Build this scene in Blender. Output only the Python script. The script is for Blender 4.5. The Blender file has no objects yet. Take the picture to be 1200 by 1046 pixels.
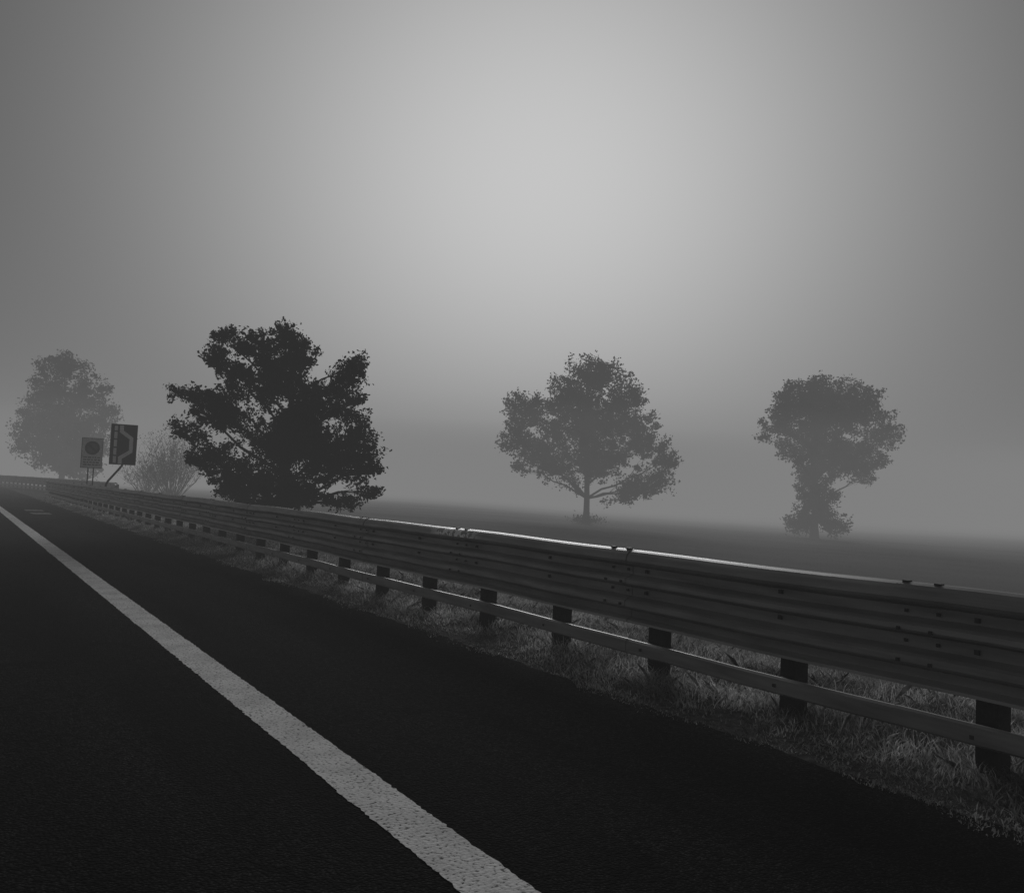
import bpy, math, random
import numpy as np
from mathutils import Vector, Matrix
random.seed(3); rng=np.random.default_rng(5)
S=bpy.context.scene
S.view_settings.view_transform='Standard'; S.view_settings.look='None'; S.view_settings.exposure=0
YAW=math.radians(33.4); CH=1.67
SUN_EL=math.radians(18); SUN_AZ=YAW+math.radians(1.5)   # azimuth measured from +Y towards +X
R=np.array([math.cos(YAW),-math.sin(YAW),0.0]); F=np.array([math.sin(YAW),math.cos(YAW),0.0])

# ---------------- helpers
def link(o,parent=None):
    S.collection.objects.link(o)
    if parent: o.parent=parent
    return o
def mesh_obj(name,verts,faces,mat,parent=None,smooth=False):
    me=bpy.data.meshes.new(name); me.from_pydata([tuple(v) for v in verts],[],faces); me.update()
    if mat: me.materials.append(mat)
    if smooth:
        me.polygons.foreach_set('use_smooth',[True]*len(me.polygons))
    return link(bpy.data.objects.new(name,me),parent)
def fast_mesh(name,co,nper,mat,parent=None):
    """co: (N,nper,3) array of separate polygons"""
    n=co.shape[0]; me=bpy.data.meshes.new(name)
    me.vertices.add(n*nper); me.vertices.foreach_set('co',co.reshape(-1).astype(np.float32))
    me.loops.add(n*nper); me.loops.foreach_set('vertex_index',np.arange(n*nper,dtype=np.int32))
    me.polygons.add(n); me.polygons.foreach_set('loop_start',np.arange(0,n*nper,nper,dtype=np.int32))
    me.polygons.foreach_set('loop_total',np.full(n,nper,dtype=np.int32))
    me.update(calc_edges=True); me.validate()
    me.materials.append(mat)
    return link(bpy.data.objects.new(name,me),parent)
def empty(name,loc=(0,0,0)):
    o=bpy.data.objects.new(name,None); o.location=loc; o.empty_display_size=.3
    return link(o)
def new_mat(name):
    m=bpy.data.materials.new(name); m.use_nodes=True
    return m,m.node_tree.nodes,m.node_tree.links,m.node_tree.nodes['Principled BSDF']
def ramp(N,stops):
    r=N.new('ShaderNodeValToRGB'); e=r.color_ramp.elements
    e[0].position=stops[0][0]; e[0].color=(stops[0][1],)*3+(1,)
    e[1].position=stops[1][0]; e[1].color=(stops[1][1],)*3+(1,)
    for p,c in stops[2:]:
        x=e.new(p); x.color=(c,)*3+(1,)
    return r
def noise_mat(name,scale,lo,hi,rough=.9,spec=.2,metal=0,detail=6,bump=0,bscale=None,scale2=None,amp2=(.7,1.2),p=(.35,.65),transl=0):
    m,N,L,B=new_mat(name)
    tc=N.new('ShaderNodeTexCoord'); n=N.new('ShaderNodeTexNoise'); n.inputs['Scale'].default_value=scale; n.inputs['Detail'].default_value=detail
    L.new(tc.outputs['Object'],n.inputs['Vector'])
    r=ramp(N,[(p[0],lo),(p[1],hi)]); L.new(n.outputs['Fac'],r.inputs['Fac'])
    col=r.outputs['Color']
    if scale2:
        n2=N.new('ShaderNodeTexNoise'); n2.inputs['Scale'].default_value=scale2; n2.inputs['Detail'].default_value=4
        L.new(tc.outputs['Object'],n2.inputs['Vector'])
        r2=ramp(N,[(.3,amp2[0]),(.7,amp2[1])]); L.new(n2.outputs['Fac'],r2.inputs['Fac'])
        mx=N.new('ShaderNodeMix'); mx.data_type='RGBA'; mx.blend_type='MULTIPLY'; mx.inputs['Factor'].default_value=1
        L.new(col,mx.inputs['A']); L.new(r2.outputs['Color'],mx.inputs['B']); col=mx.outputs['Result']
    L.new(col,B.inputs['Base Color'])
    B.inputs['Roughness'].default_value=rough; B.inputs['Specular IOR Level'].default_value=spec; B.inputs['Metallic'].default_value=metal
    if transl:
        t=N.new('ShaderNodeBsdfTranslucent'); L.new(col,t.inputs['Color']); mxs=N.new('ShaderNodeMixShader'); mxs.inputs[0].default_value=transl
        L.new(B.outputs[0],mxs.inputs[1]); L.new(t.outputs[0],mxs.inputs[2]); L.new(mxs.outputs[0],N['Material Output'].inputs['Surface'])
    if bump:
        nb=N.new('ShaderNodeTexNoise'); nb.inputs['Scale'].default_value=bscale or scale*2; nb.inputs['Detail'].default_value=3
        L.new(tc.outputs['Object'],nb.inputs['Vector'])
        b=N.new('ShaderNodeBump'); b.inputs['Strength'].default_value=bump; b.inputs['Distance'].default_value=.02
        L.new(nb.outputs['Fac'],b.inputs['Height']); L.new(b.outputs['Normal'],B.inputs['Normal'])
    return m

# ---------------- materials
m_ground=noise_mat('field_grass_soil',14,.04,.13,1,0.05,detail=8,bump=.6,bscale=30,scale2=.12,amp2=(.6,1.25))
m_leaf=noise_mat('leaves',.9,.014,.042,.8,.1,scale2=12,amp2=(.6,1.4))
m_leaf_far=noise_mat('leaves_far',.5,.012,.05,.9,.1,scale2=4,amp2=(.6,1.4))
m_bark=noise_mat('bark',6,.012,.03,.95,.1,bump=.5)
m_grass=noise_mat('dry_grass',1.3,.16,.66,.95,.05,scale2=25,amp2=(.4,1.5),transl=.45)
m_post=noise_mat('post_steel',7,.015,.04,.7,.15,scale2=40)
m_bolt=noise_mat('bolt_steel',30,.03,.06,.6,.4)
m_white=noise_mat('sign_white',5,.7,.8,.6,.3)
m_board=noise_mat('sign_board_white',5,.55,.7,.6,.3)
m_blue=noise_mat('sign_dark_face',4,.012,.02,.5,.3)
m_black=noise_mat('sign_black',4,.015,.03,.6,.3)
m_ink=noise_mat('sign_grey_ink',4,.08,.12,.6,.3)
m_pole=noise_mat('pole_steel',8,.03,.06,.6,.3)

def asphalt():
    m,N,L,B=new_mat('asphalt')
    tc=N.new('ShaderNodeTexCoord')
    def nz(s,d=4,vec=None):
        n=N.new('ShaderNodeTexNoise'); n.inputs['Scale'].default_value=s; n.inputs['Detail'].default_value=d
        L.new(vec or tc.outputs['Object'],n.inputs['Vector']); return n
    v=N.new('ShaderNodeTexVoronoi'); v.inputs['Scale'].default_value=60; L.new(tc.outputs['Object'],v.inputs['Vector'])
    r1=ramp(N,[(.0,.045),(.5,.006)]); L.new(v.outputs['Distance'],r1.inputs['Fac'])
    mp=N.new('ShaderNodeMapping'); mp.inputs['Scale'].default_value=(1,.12,1); L.new(tc.outputs['Object'],mp.inputs['Vector'])
    n2=nz(1.1,5,mp.outputs['Vector']); r2=ramp(N,[(.34,.2),(.66,1.4)]); L.new(n2.outputs['Fac'],r2.inputs['Fac'])
    n3=nz(30,4); r3=ramp(N,[(.36,.3),(.68,1.8)]); L.new(n3.outputs['Fac'],r3.inputs['Fac'])
    def mul(a,b):
        x=N.new('ShaderNodeMix'); x.data_type='RGBA'; x.blend_type='MULTIPLY'; x.inputs['Factor'].default_value=1
        L.new(a,x.inputs['A']); L.new(b,x.inputs['B']); return x.outputs['Result']
    c=mul(mul(r1.outputs['Color'],r2.outputs['Color']),r3.outputs['Color'])
    wv=nz(2.2,4); vm=N.new('ShaderNodeVectorMath'); vm.operation='ADD'; sc=N.new('ShaderNodeVectorMath'); sc.operation='SCALE'; sc.inputs['Scale'].default_value=.7
    L.new(wv.outputs['Color'],sc.inputs[0]); L.new(tc.outputs['Object'],vm.inputs[0]); L.new(sc.outputs['Vector'],vm.inputs[1])
    vc=N.new('ShaderNodeTexVoronoi'); vc.feature='DISTANCE_TO_EDGE'; vc.inputs['Scale'].default_value=.45; L.new(vm.outputs['Vector'],vc.inputs['Vector'])
    rc=ramp(N,[(.0,.15),(.010,1)]); L.new(vc.outputs['Distance'],rc.inputs['Fac'])
    c=mul(c,rc.outputs['Color'])
    L.new(c,B.inputs['Base Color']); B.inputs['Roughness'].default_value=.95; B.inputs['Specular IOR Level'].default_value=.02
    b=N.new('ShaderNodeBump'); b.inputs['Strength'].default_value=.8; b.inputs['Distance'].default_value=.012
    L.new(v.outputs['Distance'],b.inputs['Height']); L.new(b.outputs['Normal'],B.inputs['Normal'])
    return m
m_asph=asphalt()

def paint():
    m,N,L,B=new_mat('road_paint')
    tc=N.new('ShaderNodeTexCoord')
    n=N.new('ShaderNodeTexNoise'); n.inputs['Scale'].default_value=50; n.inputs['Detail'].default_value=5; L.new(tc.outputs['Object'],n.inputs['Vector'])
    r=ramp(N,[(.33,.10),(.43,.8),(.7,.95)]); L.new(n.outputs['Fac'],r.inputs['Fac'])
    n2=N.new('ShaderNodeTexNoise'); n2.inputs['Scale'].default_value=3; n2.inputs['Detail'].default_value=5; L.new(tc.outputs['Object'],n2.inputs['Vector'])
    r2=ramp(N,[(.3,.75),(.6,1)]); L.new(n2.outputs['Fac'],r2.inputs['Fac'])
    x=N.new('ShaderNodeMix'); x.data_type='RGBA'; x.blend_type='MULTIPLY'; x.inputs['Factor'].default_value=1
    L.new(r.outputs['Color'],x.inputs['A']); L.new(r2.outputs['Color'],x.inputs['B'])
    L.new(x.outputs['Result'],B.inputs['Base Color']); B.inputs['Roughness'].default_value=.9; B.inputs['Specular IOR Level'].default_value=.1
    b=N.new('ShaderNodeBump'); b.inputs['Strength'].default_value=.8; b.inputs['Distance'].default_value=.01
    L.new(n.outputs['Fac'],b.inputs['Height']); L.new(b.outputs['Normal'],B.inputs['Normal'])
    return m
m_paint=paint()
m_paint_old=noise_mat('worn_road_paint',20,.10,.4,.9,.1,scale2=3)

def steel():
    m,N,L,B=new_mat('galvanised_steel')
    tc=N.new('ShaderNodeTexCoord')
    mp=N.new('ShaderNodeMapping'); mp.inputs['Scale'].default_value=(3,1,9); L.new(tc.outputs['Object'],mp.inputs['Vector'])
    n=N.new('ShaderNodeTexNoise'); n.inputs['Scale'].default_value=1.5; n.inputs['Detail'].default_value=8; L.new(mp.outputs['Vector'],n.inputs['Vector'])
    r=ramp(N,[(.3,.20),(.7,.37)]); L.new(n.outputs['Fac'],r.inputs['Fac'])
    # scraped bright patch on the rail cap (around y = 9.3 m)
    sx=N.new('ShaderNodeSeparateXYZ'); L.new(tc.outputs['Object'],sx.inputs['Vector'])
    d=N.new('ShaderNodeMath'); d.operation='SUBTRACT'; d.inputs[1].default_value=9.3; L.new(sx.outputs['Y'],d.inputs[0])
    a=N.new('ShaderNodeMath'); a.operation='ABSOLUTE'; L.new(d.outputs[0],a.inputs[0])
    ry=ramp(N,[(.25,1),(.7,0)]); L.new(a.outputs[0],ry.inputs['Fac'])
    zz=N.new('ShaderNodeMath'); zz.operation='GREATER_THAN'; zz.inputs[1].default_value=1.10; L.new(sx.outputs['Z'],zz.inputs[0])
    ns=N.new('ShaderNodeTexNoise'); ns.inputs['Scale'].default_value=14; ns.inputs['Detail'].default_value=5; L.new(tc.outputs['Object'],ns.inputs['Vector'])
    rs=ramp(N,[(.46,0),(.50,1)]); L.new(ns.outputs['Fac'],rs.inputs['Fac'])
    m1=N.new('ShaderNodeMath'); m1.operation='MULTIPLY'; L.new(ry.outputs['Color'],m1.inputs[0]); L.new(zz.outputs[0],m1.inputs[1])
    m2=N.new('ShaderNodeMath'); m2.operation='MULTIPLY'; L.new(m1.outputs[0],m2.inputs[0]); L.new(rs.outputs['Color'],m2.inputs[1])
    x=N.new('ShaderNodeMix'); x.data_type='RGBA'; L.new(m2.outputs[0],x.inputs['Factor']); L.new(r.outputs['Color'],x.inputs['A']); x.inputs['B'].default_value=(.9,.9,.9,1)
    L.new(x.outputs['Result'],B.inputs['Base Color'])
    B.inputs['Metallic'].default_value=.3; B.inputs['Roughness'].default_value=.44; B.inputs['Specular IOR Level'].default_value=.4
    return m
m_steel=steel()

# ---------------- terrain
def sstep(a,b,x):
    t=np.clip((x-a)/(b-a),0,1); return t*t*(3-2*t)
def gz(x,y):
    x=np.asarray(x,float); y=np.asarray(y,float)
    fld=-1.6+1.2*np.tanh((-.03*(x-65.6)+.02*(y-82.5))/1.2)
    und=.10*np.sin(x*.11+1)*np.sin(y*.07)
    k=sstep(6.6,13,x)
    kl=sstep(-18,-26,x)
    near=.035*np.sin(x*3.1+y*.9)*np.sin(y*1.7+x)*sstep(4.95,5.6,x)+.05*sstep(4.95,5.5,x)
    return near*(1-k)+(fld+und)*k-1.2*kl
xs=np.concatenate([-np.geomspace(2600,30,22),np.linspace(-26,4.5,14),np.arange(4.9,16,.22),np.geomspace(16.5,2600,70)])
ys=np.concatenate([-np.geomspace(2600,22,22),np.arange(-20,0,2.),np.arange(0,40,.3),np.geomspace(40.5,2600,90)])
X,Y=np.meshgrid(xs,ys,indexing='ij'); Z=gz(X,Y)
V=np.stack([X,Y,Z],-1).reshape(-1,3); nx,ny=len(xs),len(ys)
Fc=[(i*ny+j,(i+1)*ny+j,(i+1)*ny+j+1,i*ny+j+1) for i in range(nx-1) for j in range(ny-1)]
mesh_obj('ground',V,Fc,m_ground,smooth=True)

# ---------------- road
def strip(name,xl,xr,y0,y1,z,mat,step=.15,jl=.0,jr=.0,parent=None,seed=1):
    r=np.random.default_rng(seed); yy=[];y=y0
    while y<y1:
        yy.append(y); y+=step*(1+max(0,y-10)*.05)
    yy.append(y1); vs=[];fs=[]
    def wob(n,a):
        w=r.normal(0,1,n); w2=np.interp(np.arange(n),np.arange(0,n+9,9),r.normal(0,1,len(np.arange(0,n+9,9))))
        return a*(w*.6+w2*.4)
    a=wob(len(yy),jl); b=wob(len(yy),jr)
    for i,y in enumerate(yy):
        vs+=[(xl+a[i],y,z),(xr+b[i],y,z)]
    for i in range(len(yy)-1): fs.append((2*i,2*i+1,2*i+3,2*i+2))
    return mesh_obj(name,vs,fs,mat,parent)
strip('road',-13,4.80,-60,700,.012,m_asph,jr=.05,step=.2)
mk=empty('road_markings')
strip('edge_line',1.885,2.175,-30,500,.016,m_paint,jl=.006,jr=.006,step=.03,parent=mk,seed=4)
for i in range(14):
    strip('lane_dash',-1.9,-1.75,-20+i*12,-15.5+i*12,.016,m_paint,jl=.004,jr=.004,parent=mk,seed=10+i)
strip('left_edge_line',-9.6,-9.35,-30,500,.016,m_paint,jl=.006,jr=.006,parent=mk,seed=5)
for i in range(2):
    strip('bay_mark',2.9,3.6,38.5+i*3.0,39.8+i*3.0,.016,m_paint_old,jl=.02,jr=.02,parent=mk,seed=30+i)

# ---------------- guardrail
def add_box(vs,fs,x0,x1,y0,y1,z0,z1):
    b=len(vs); vs+=[(x0,y0,z0),(x1,y0,z0),(x1,y1,z0),(x0,y1,z0),(x0,y0,z1),(x1,y0,z1),(x1,y1,z1),(x0,y1,z1)]
    fs+=[(b,b+3,b+2,b+1),(b+4,b+5,b+6,b+7),(b,b+1,b+5,b+4),(b+1,b+2,b+6,b+5),(b+2,b+3,b+7,b+6),(b+3,b,b+4,b+7)]
PROF=[(.15,1.10),(.15,1.14),(.135,1.165),(.10,1.182),(.06,1.19),(.02,1.188),(-.012,1.175),(-.038,1.15),(-.052,1.12),(-.056,1.09),(-.05,1.07),(-.035,1.055),
 (.035,1.035),(.038,.965),(-.035,.935),(-.056,.918),(-.058,.885),(-.05,.87),(.035,.845),(.038,.765),(-.035,.735),(-.056,.718),(-.058,.675),(-.05,.66),(.03,.635),(.036,.575),(-.02,.545),(-.025,.525),(-.005,.52)]
LOW=[(.04,.365),(-.0,.37),(-.02,.355),(-.02,.255),(0,.24),(.04,.245)]
def sweep(path,prof,off=0.0,flare=None):
    vs=[];fs=[];n=len(prof)
    for i,(x,y) in enumerate(path):
        a=path[max(0,i-1)];b=path[min(len(path)-1,i+1)]
        d=Vector((b[0]-a[0],b[1]-a[1])).normalized(); nr=Vector((d.y,-d.x))
        for (o,z) in prof:
            o2=o-off
            vs.append((x+nr.x*o2,y+nr.y*o2,z+off*.5+gzb(x,y)))
    for i in range(len(path)-1):
        for j in range(n-1):
            a=i*n+j; fs.append((a,a+n,a+n+1,a+1))
    return vs,fs
def gzb(x,y): return .006*math.sin(y*.9)+.004*math.sin(y*2.3+1)
def merge(lst):
    V=[];Fs=[]
    for vs,fs in lst:
        b=len(V); V+=vs; Fs+=[tuple(i+b for i in f) for f in fs]
    return V,Fs
def guardrail(name,fn,t0,t1,post_sp,phase,seg=3.0):
    g=empty(name)
    parts=[];low=[];bv=[];bf=[];pv=[];pf=[];sv=[];sf=[]
    t=t0; k=0
    while t<t1-.1:
        e=min(t+seg+.32,t1)
        o=.0 if k%2 else .006
        parts.append(sweep([fn(u) for u in np.linspace(t,e,8)],PROF,o))
        low.append(sweep([fn(u) for u in np.linspace(t,e,5)],LOW,o))
        for du in (.05,.27):
            x,y=fn(t+du)
            for z in (.895,.69,1.005,.81):
                xx=x-.066 if z in(.895,.69) else x+.026
                add_box(bv,bf,xx-.010,xx+.010,y-.011,y+.011,z-.011,z+.011)
            add_box(bv,bf,x+.0,x+.05,y-.02,y+.02,1.188,1.205)
        t+=seg; k+=1
    t=t0+phase
    r=random.Random(4)
    while t<t1:
        x,y=fn(t); px=x+.22; zb=float(gz(px,y))-.25; lean=r.uniform(-.012,.012)
        add_box(pv,pf,px-.07,px+.07,y-.07+lean,y-.064+lean,zb,1.08)
        add_box(pv,pf,px-.076,px-.07,y-.07+lean,y+.07+lean,zb,1.08)
        add_box(pv,pf,px+.07,px+.076,y-.07+lean,y+.07+lean,zb,1.08)
        add_box(sv,sf,x+.042,px-.078,y-.05,y+.05,.56,1.02)
        add_box(sv,sf,x+.042,px-.078,y-.03,y+.03,.25,.35)
        for z in(.81,1.005):
            add_box(bv,bf,x+.014,x+.034,y-.015,y+.015,z-.015,z+.015)
        add_box(bv,bf,x-.032,x-.018,y-.012,y+.012,.288,.312)
        t+=post_sp
    v,f=merge(parts); ob=mesh_obj('beam',v,f,m_steel,g,False)
    md=ob.modifiers.new('s','SOLIDIFY'); md.thickness=.004
    v,f=merge(low); ob=mesh_obj('lower_rail',v,f,m_steel,g,False)
    md=ob.modifiers.new('s','SOLIDIFY'); md.thickness=.004
    mesh_obj('posts',pv,pf,m_post,g); mesh_obj('spacers',sv,sf,m_post,g); mesh_obj('bolts',bv,bf,m_bolt,g)
    return g
guardrail('guardrail',lambda t:(5.36,t),-5.96,62.5,1.5,1.3)
def far(t):
    return (9.4-.0022*t*t-.02*t,62+t)
guardrail('guardrail',far,0,75,1.5,.4)

# ---------------- trees
def tube(vs,fs,pts,rad,n=6):
    b0=len(vs); P=[Vector(p) for p in pts]
    for i,p in enumerate(P):
        d=(P[min(i+1,len(P)-1)]-P[max(i-1,0)]).normalized()
        u=d.cross(Vector((.31,.95,.1))).normalized(); w=d.cross(u)
        for k in range(n):
            a=2*math.pi*k/n; vs.append(tuple(p+(u*math.cos(a)+w*math.sin(a))*rad[i]))
    for i in range(len(P)-1):
        for k in range(n):
            a=b0+i*n+k; c=b0+i*n+(k+1)%n; fs.append((a,c,c+n,a+n))
def curve(a,b,bend,n,r):
    a=Vector(a);b=Vector(b);L=(b-a).length; out=[]
    off=Vector((r.uniform(-1,1),r.uniform(-1,1),r.uniform(.0,1)))*bend*L
    for i in range(n+1):
        t=i/n; p=a.lerp(b,t)+off*4*t*(1-t)*.5
        if 0<i<n: p+=Vector((r.uniform(-1,1),r.uniform(-1,1),r.uniform(-1,1)))*L*.025
        out.append(p)
    return out
def leaf_quads(P,leaf,g):
    n=len(P)
    a=g.normal(size=(n,3)); a/=np.linalg.norm(a,axis=1)[:,None]
    b=np.cross(a,g.normal(size=(n,3))); b/=np.linalg.norm(b,axis=1)[:,None]
    sz=leaf*g.uniform(.55,1.3,size=(n,1))
    return np.stack([P-a*sz*.5,P-b*sz*.32+a*sz*.05,P+a*sz*.55,P+b*sz*.32],1)
def tree(name,pos,s,blobs,top,trunk_r,nclump,nleaf,crad,leaf,mat,seed,trunk_lean=0,ragged=1.15,spread=3.2):
    r=random.Random(seed); g=np.random.default_rng(seed)
    x0,y0=pos; z0=float(gz(x0,y0))
    e=empty(name,(x0,y0,z0))
    def W(l,h,d): 
        v=R*l+F*d; return (v[0],v[1],h)
    vs=[];fs=[]
    H=top*s
    tr=[Vector(W(trunk_lean*s*t+.03*H*math.sin(t*5+seed)*t,H*t-.3*(t==0),.02*H*math.sin(t*4+seed*2)*t)) for t in np.linspace(0,1,12)]
    tube(vs,fs,tr,[trunk_r*(1.35 if i==0 else 1-.85*i/11) for i in range(12)],8)
    leaves=[]
    areas=[b[2]*b[3]*(b[4] if len(b)>4 else 1) for b in blobs]; A=sum(areas)
    for bi,b in enumerate(blobs):
        l,h,rl,rh=[q*s for q in b[:4]]; rd=(rl+rh)/2
        dd=r.uniform(-1,1)*max(0.,(spread-rd))*.7
        c=Vector(W(l,h,dd))
        hs=max(H*.22,min(h-.55*abs(l)-rh*.5,H*.92)); 
        idx=min(10,max(1,int(hs/H*11))); st=tr[idx]
        cr=curve(st,c,.15,6,r); R0=trunk_r*.38*(1-.5*idx/11)
        tube(vs,fs,cr,[R0*(1-.8*i/6) for i in range(7)],5)
        n=max(5,int(nclump*areas[bi]/A))
        nl=max(2,n//7)
        for k in range(n+nl):
            s0=np.array(cr[r.choice((3,4,5,6))])
            if k<n:
                v=g.normal(size=3); v/=np.linalg.norm(v); q=r.random()**.42*.93
                if r.random()<.2: q*=r.uniform(1.0,ragged)
                cc=np.array(W(l+v[0]*rl*q,h+v[2]*rh*q,dd+v[1]*rd*q))
                if k%2==0 or q>.9:
                    tw=curve(s0,cc,.18,3,r); tube(vs,fs,tw,[R0*.22,R0*.14,R0*.09,R0*.04],3)
            else:
                p=np.array(cr[r.choice((2,3,4,5))]); cc=p+g.normal(size=3)*crad*.7
            out=cc-s0; ln=np.linalg.norm(out)+1e-6; out/=ln
            out=out+g.normal(size=3)*.45; out/=np.linalg.norm(out)
            m=int(nleaf*r.uniform(.4,1.5)); cr_=crad*r.uniform(.55,1.25)
            u=g.normal(size=(m,3)); u/=np.linalg.norm(u,axis=1)[:,None]; rr=g.random((m,1))**.45
            P=cc+u*rr*cr_*np.array([.62,.62,.5])+out*(g.uniform(-1.0,.45,size=(m,1))*cr_*.9)
            leaves.append(P)
    P=np.concatenate(leaves); P=P[P[:,2]>0]
    fast_mesh('leaves',leaf_quads(P,leaf,g),4,mat,e)
    mesh_obj('trunk_and_limbs',vs,fs,m_bark,e,True)
    return e
def place(px,depth):
    p=R*px*depth+F*depth; return (p[0],p[1])
def loc(bl,bx,by):
    out=[]
    for b in bl:
        h=by-b[1]; out.append((b[0]-bx-h*.044,h)+tuple(b[2:]))
    return out
D=29
tree('oak_tree',place(-.266,D),D/1000,loc([(330,440,38,45,1.2),(325,390,28,15,1),(350,415,24,26),(302,410,20,20,.8),(266,400,15,14,.9),(262,428,20,18,.9),(288,452,26,26,.8),(224,468,26,10,.8),(250,475,26,16,.8),(275,490,38,30,.9),(238,512,22,18,.8),(256,545,32,24,.8),(418,420,16,15,1.1),(416,446,22,20,1),(404,470,28,22,1),(376,462,28,26,.9),(375,495,38,34,1),(385,530,44,30,1.1),(426,505,22,30,1),(446,538,13,18,.9),(415,545,34,26,.9),(436,575,16,16,.8),(405,588,26,12,.8),(335,520,60,40,1.2),(285,565,40,26,1),(345,575,50,24,1.1),(320,598,48,14,1.1),(270,585,26,14,.9)],334,640),
     232,.22,1220,64,.37,.115,m_leaf,11,ragged=1.2,spread=2.6)
D=102
tree('maple_tree',place(.09,D),D/1000,loc([(704,440,44,25),(672,462,28,24),(742,462,22,24),(620,485,28,26),(608,520,20,24,.9),(612,550,12,12,.6),(690,495,62,40,1.2),(640,530,34,24,1.1),(755,505,30,32),(780,540,17,28,.9),(758,568,32,16,.9),(700,540,46,26,1.1),(738,572,18,12,.8),(655,550,18,12,.7)],690,614),
     165,.42,1050,46,1.15,.34,m_leaf_far,21,ragged=1.14,spread=6)
D=107
tree('ivy_covered_tree',place(.357,D),D/1000,loc([(978,456,42,18),(935,472,30,22),(1015,472,34,28),(972,488,66,32,1.2),(910,503,24,18,.9),(888,520,10,7,.6),(1038,505,18,28,.9),(1014,535,30,26,1.1),(1024,560,14,10,.8),(985,540,28,24,1.2),(955,525,46,24,1.1),(930,545,18,9,.6),(958,560,22,20,1.1),(957,590,27,26,1.4),(942,618,26,14,1.3),(972,616,20,16,1.1)],955,634),
     145,.5,1050,46,1.15,.34,m_leaf_far,52,ragged=1.13,spread=6)
D=112
tree('roadside_tree',place(-.525,D),D/1000,loc([(74,430,32,20),(47,458,24,22),(104,455,24,22),(74,485,48,36,1.2),(32,500,16,32,.9),(128,485,18,20,.9),(112,515,32,28),(60,525,44,28),(90,545,40,16)],75,572),
     140,.4,800,42,1.2,.34,m_leaf_far,44,ragged=1.15,spread=5)
def shrub(name,pos,h,w,nb,leafn,leaf,seed,mat,rad=.03):
    r=random.Random(seed); g=np.random.default_rng(seed); z=float(gz(*pos)); e=empty(name,(pos[0],pos[1],z)); vs=[];fs=[];P=[]
    for i in range(nb):
        a=r.uniform(0,6.28); q=math.sqrt(r.random()); tip=Vector((math.cos(a)*w*q,math.sin(a)*w*q,h*r.uniform(.6,1)*(1-.35*q*q)))
        st=Vector((math.cos(a)*w*.12*q,math.sin(a)*w*.12*q,-.1)); c=curve(st,tip,.12,6,r)
        tube(vs,fs,c,[rad*(1-.85*k/6) for k in range(7)],4)
        for k in range(9):
            b=c[r.randint(2,5)]; t2=b+Vector((r.uniform(-1,1)*w*.25,r.uniform(-1,1)*w*.25,r.uniform(.1,.3)*h)); c2=curve(b,t2,.15,3,r)
            tube(vs,fs,c2,[rad*.45,rad*.35,rad*.25,rad*.12],3)
            if leafn: P.append(g.normal(size=(leafn,3))*w*.09+np.array(t2))
    mesh_obj('stems',vs,fs,m_bark,e)
    if leafn:
        fast_mesh('leaves',leaf_quads(np.concatenate(P),leaf,g),4,mat,e)
shrub('bare_shrub',place(-.395,90),7.2,4.0,60,6,.15,7,m_leaf_far,.045)
shrub('bare_shrub',place(-.425,95),4.5,3.4,30,6,.15,8,m_leaf_far,.045)
shrub('low_shrub',place(.090,101),1.0,2.4,12,6,.22,9,m_leaf_far)

# ---------------- verge grass
def grass(name,n,xa,xb,ya,yb,h0,h1,seed,pw=2.2,tuft=True):
    g=np.random.default_rng(seed)
    nt=n//14
    ty=ya+(yb-ya)*g.random(nt)**pw; tx=xa+(xb-xa)*g.random(nt); th=g.uniform(.45,1.25,nt)*(1+.5*np.sin(ty*1.3)*np.sin(tx*4))
    i=g.integers(0,nt,n); sp=.07*(1+ty[i]*.02)
    x=tx[i]+g.normal(size=n)*sp; y=ty[i]+g.normal(size=n)*sp
    ok=x>4.72+.10*np.sin(y*2.1)+.06*np.sin(y*7.3)
    x,y,i=x[ok],y[ok],i[ok]; m=len(x)
    h=g.uniform(h0,h1,m)*th[i]*np.clip((x-4.7)/.5,.3,1)
    z=gz(x,y)-.01; z=np.where(x<4.86,np.maximum(z,.006),z); a=g.uniform(0,2*np.pi,m); w=(.0032+.00022*y)*g.uniform(.7,1.4,m)
    ln=g.normal(size=(m,2))*h[:,None]*.6
    dx,dy=np.cos(a)*w,np.sin(a)*w
    p0=np.stack([x-dx,y-dy,z],-1);p1=np.stack([x+dx,y+dy,z],-1)
    mid=np.stack([x+ln[:,0]*.35,y+ln[:,1]*.35,z+h*.6],-1); dd=np.stack([dx*.7,dy*.7,0*dx],-1)
    tip=np.stack([x+ln[:,0],y+ln[:,1],z+h*.95],-1)
    co=np.stack([p0,p1,mid+dd,tip,mid-dd],1)
    fast_mesh(name,co,5,m_grass)
grass('verge_grass',140000,4.66,7.6,1.2,62,.04,.13,2)
grass('tall_weeds',3500,5.4,8.5,1.5,45,.12,.26,3)

# ---------------- signs
def quad_strip(vs,fs,pts,w):
    for a,b in zip(pts[:-1],pts[1:]):
        a=Vector(a);b=Vector(b);d=(b-a).normalized();n=Vector((-d.y,d.x))*w/2;k=len(vs); a=a-d*w*.3;b=b+d*w*.3
        vs+=[(a.x-n.x,0,a.y-n.y),(a.x+n.x,0,a.y+n.y),(b.x+n.x,0,b.y+n.y),(b.x-n.x,0,b.y-n.y)]; fs.append((k,k+1,k+2,k+3))
def panel(name,w,h,mat,parent,y=0,t=.03,z0=0,bev=.03):
    vs=[];fs=[];add_box(vs,fs,-w/2,w/2,y,y+t,z0,z0+h); o=mesh_obj(name,vs,fs,mat,parent)
    md=o.modifiers.new('b','BEVEL'); md.width=.004; md.segments=2; return o
s1=empty('lay_by_sign',(6.17,39.26,0)); w,h=1.04,1.72; z0=2.13
panel('backing',w,h,m_ink,s1,0,.03,z0)
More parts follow.
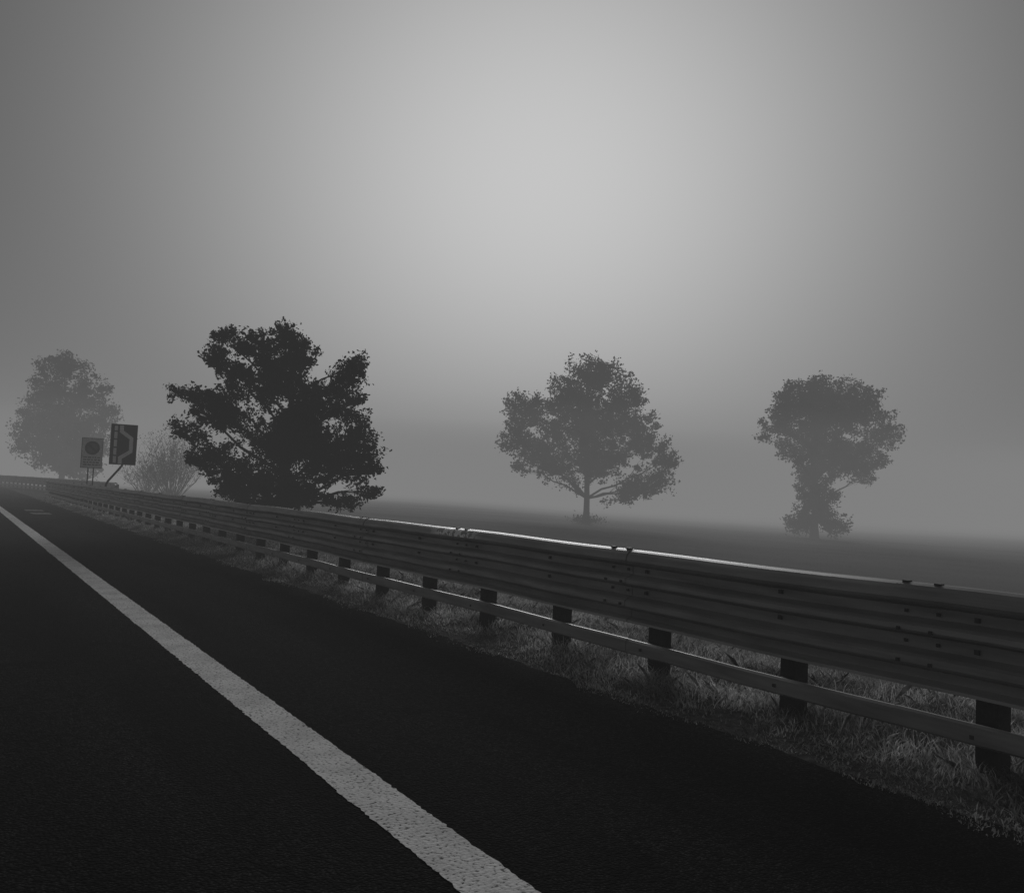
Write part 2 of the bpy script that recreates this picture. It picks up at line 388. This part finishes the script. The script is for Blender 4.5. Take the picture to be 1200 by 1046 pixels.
panel('face',w-.05,h-.05,m_blue,s1,-.012,.01,z0+.025)
q=1.07
for k,(pts,wd) in enumerate([([(-.30,.1),(-.30,.3)],.12),([(-.30,.42),(-.30,.62)],.12),([(-.30,.74),(-.30,.94)],.12),([(-.30,1.06),(-.30,1.26)],.12),([(-.30,1.38),(-.30,1.5)],.12),
    ([(-.10,.08),(-.10,.28),(.27,.54),(.27,1.06),(-.10,1.32),(-.10,1.52)],.15)]):
    vs=[];fs=[]; pts=[(a*q,b*q) for a,b in pts]
    for a,b in zip(pts[:-1],pts[1:]):
        v2=[];f2=[];quad_strip(v2,f2,[a,b],wd); n=len(vs); vs+=[(c_[0],-.016-.002*(len(fs)%2),c_[2]+z0) for c_ in v2]; fs+=[tuple(i+n for i in f) for f in f2]
    mesh_obj('symbol_stroke',vs,fs,m_white,s1)
vs=[];fs=[]
tube(vs,fs,[(0,.08,z0+h-.1),(0,.08,z0-.02),(-.06,.08,z0-.12),(-.50,.08,1.42),(-.57,.08,1.25),(-.58,.08,-.2)],[.045]*6,8)
tube(vs,fs,[(-.3,.06,z0+1.2),(.3,.06,z0+1.2)],[.02]*2,6); tube(vs,fs,[(-.3,.06,z0+.4),(.3,.06,z0+.4)],[.02]*2,6)
mesh_obj('pole',vs,fs,m_pole,s1,True); s1.rotation_euler=(0,0,math.radians(-3))
s2=empty('no_parking_sign',(5.84,46,0)); z0=2.0; w,h=.9,1.42
panel('frame',w+.05,h+.05,m_black,s2,0,.03,z0-.025); panel('face',w,h,m_board,s2,-.012,.01,z0)
def disc(name,r0,r1,cx,cz,y,mat,parent,n=32):
    vs=[];fs=[]
    for i in range(n):
        a=2*math.pi*i/n; vs+=[(cx+math.cos(a)*r0,y,cz+math.sin(a)*r0),(cx+math.cos(a)*r1,y,cz+math.sin(a)*r1)]
    for i in range(n): j=(i+1)%n; fs.append((2*i,2*i+1,2*j+1,2*j))
    mesh_obj(name,vs,fs,mat,parent)
disc('circle_field',0.001,.26,0,z0+.96,-.016,m_ink,s2); disc('circle_ring',.23,.33,0,z0+.96,-.019,m_black,s2)
vs=[];fs=[];quad_strip(vs,fs,[(-.17,.17),(.17,-.17)],.09); mesh_obj('slash',[(a,-.022,c+z0+.96) for a,b,c in vs],fs,m_black,s2)
vs=[];fs=[];r=random.Random(2)
for k in range(4):
    z=z0+.50-k*.12; x=-.37
    while x<.33:
        l=r.uniform(.06,.16); l=min(l,.37-x)
        b=len(vs); vs+=[(x,-.016,z-.03),(x+l,-.016,z-.03),(x+l,-.016,z+.03),(x,-.016,z+.03)]; fs.append((b,b+1,b+2,b+3)); x+=l+.04
mesh_obj('text_lines',vs,fs,m_ink,s2)
vs=[];fs=[]
for xx in(-.3,.3): tube(vs,fs,[(xx*.4,.07,z0+h-.1),(xx*.4,.07,-.2)],[.03]*2,8)
mesh_obj('pole',vs,fs,m_pole,s2,True)

# ---------------- fog: absorbing volumes on the ground, their own glow standing in for scattered light (haze layer + banks thickening out over the field)
def fogmat(name,SIG,LF):
    m=bpy.data.materials.new(name); m.use_nodes=True; N=m.node_tree.nodes; L=m.node_tree.links; N.clear()
    out=N.new('ShaderNodeOutputMaterial'); ab=N.new('ShaderNodeVolumeAbsorption'); ab.inputs['Color'].default_value=(0,0,0,1); ab.inputs['Density'].default_value=SIG
    em=N.new('ShaderNodeEmission'); em.inputs['Color'].default_value=(1,1,1,1); em.inputs['Strength'].default_value=SIG*LF  # fog made to glow evenly in place of scattered sky light
    ad=N.new('ShaderNodeAddShader'); L.new(ab.outputs[0],ad.inputs[0]); L.new(em.outputs[0],ad.inputs[1]); L.new(ad.outputs[0],out.inputs['Volume'])
    try: m.cycles.homogeneous_volume=True
    except Exception: pass
    return m
vs=[];fs=[];add_box(vs,fs,-2400,2400,-2400,2400,-12,30); mesh_obj('fog',vs,fs,fogmat('fog_layer',.0043,.215))
fb=empty('fog_bank'); fb.rotation_euler=(0,0,-YAW)
for i,(d0,top,sg) in enumerate([(80,11,.0035),(104,10,.005),(124,12,.005),(145,14,.008)]):
    vs=[];fs=[];add_box(vs,fs,-2200+i*20,2200-i*20,d0,2300-i*20,-11+i*.3,top); mesh_obj('bank_layer',vs,fs,fogmat('fog_bank',sg,.215),fb)

# ---------------- sky + sun
Wd=bpy.data.worlds.new('World'); S.world=Wd; Wd.use_nodes=True; N=Wd.node_tree.nodes; L=Wd.node_tree.links; bg=N['Background']
sk=N.new('ShaderNodeTexSky'); sk.sky_type='NISHITA'; sk.sun_disc=False; sk.sun_elevation=SUN_EL; sk.sun_rotation=SUN_AZ; sk.dust_density=5; sk.air_density=1
bw=N.new('ShaderNodeRGBToBW'); L.new(sk.outputs[0],bw.inputs[0])
mn=N.new('ShaderNodeMath'); mn.operation='MINIMUM'; mn.inputs[1].default_value=2.0; L.new(bw.outputs[0],mn.inputs[0])
ms=N.new('ShaderNodeMath'); ms.operation='MULTIPLY'; ms.inputs[1].default_value=.08; L.new(mn.outputs[0],ms.inputs[0])
tc=N.new('ShaderNodeTexCoord'); dt=N.new('ShaderNodeVectorMath'); dt.operation='DOT_PRODUCT'
sd=Vector((math.sin(SUN_AZ)*math.cos(SUN_EL),math.cos(SUN_AZ)*math.cos(SUN_EL),math.sin(SUN_EL)))
dt.inputs[1].default_value=sd; L.new(tc.outputs['Generated'],dt.inputs[0])
s_=N.new('ShaderNodeMath'); s_.operation='SUBTRACT'; s_.inputs[1].default_value=1; L.new(dt.outputs['Value'],s_.inputs[0])
k_=N.new('ShaderNodeMath'); k_.operation='MULTIPLY'; k_.inputs[1].default_value=12.5; L.new(s_.outputs[0],k_.inputs[0])
ex=N.new('ShaderNodeMath'); ex.operation='EXPONENT'; L.new(k_.outputs[0],ex.inputs[0])
gm=N.new('ShaderNodeMath'); gm.operation='MULTIPLY_ADD'; gm.inputs[1].default_value=6.9; L.new(ex.outputs[0],gm.inputs[0]); L.new(ms.outputs[0],gm.inputs[2])
L.new(gm.outputs[0],bg.inputs['Color']); bg.inputs['Strength'].default_value=.1
sl=bpy.data.lights.new('sun','SUN'); sl.energy=1.5; sl.angle=math.radians(25); so=link(bpy.data.objects.new('sun',sl))
so.rotation_euler=(-sd).to_track_quat('-Z','Y').to_euler()

# ---------------- camera
c=bpy.data.cameras.new('camera'); c.sensor_fit='HORIZONTAL'; c.sensor_width=36; c.lens=30; c.clip_end=8000; c.clip_start=.05
co=link(bpy.data.objects.new('camera',c)); S.camera=co
co.matrix_world=Matrix.Translation((0,0,CH))@Matrix.Rotation(-YAW,4,'Z')@Matrix.Rotation(math.radians(90+3.1),4,'X')@Matrix.Rotation(math.radians(2.5),4,'Z')
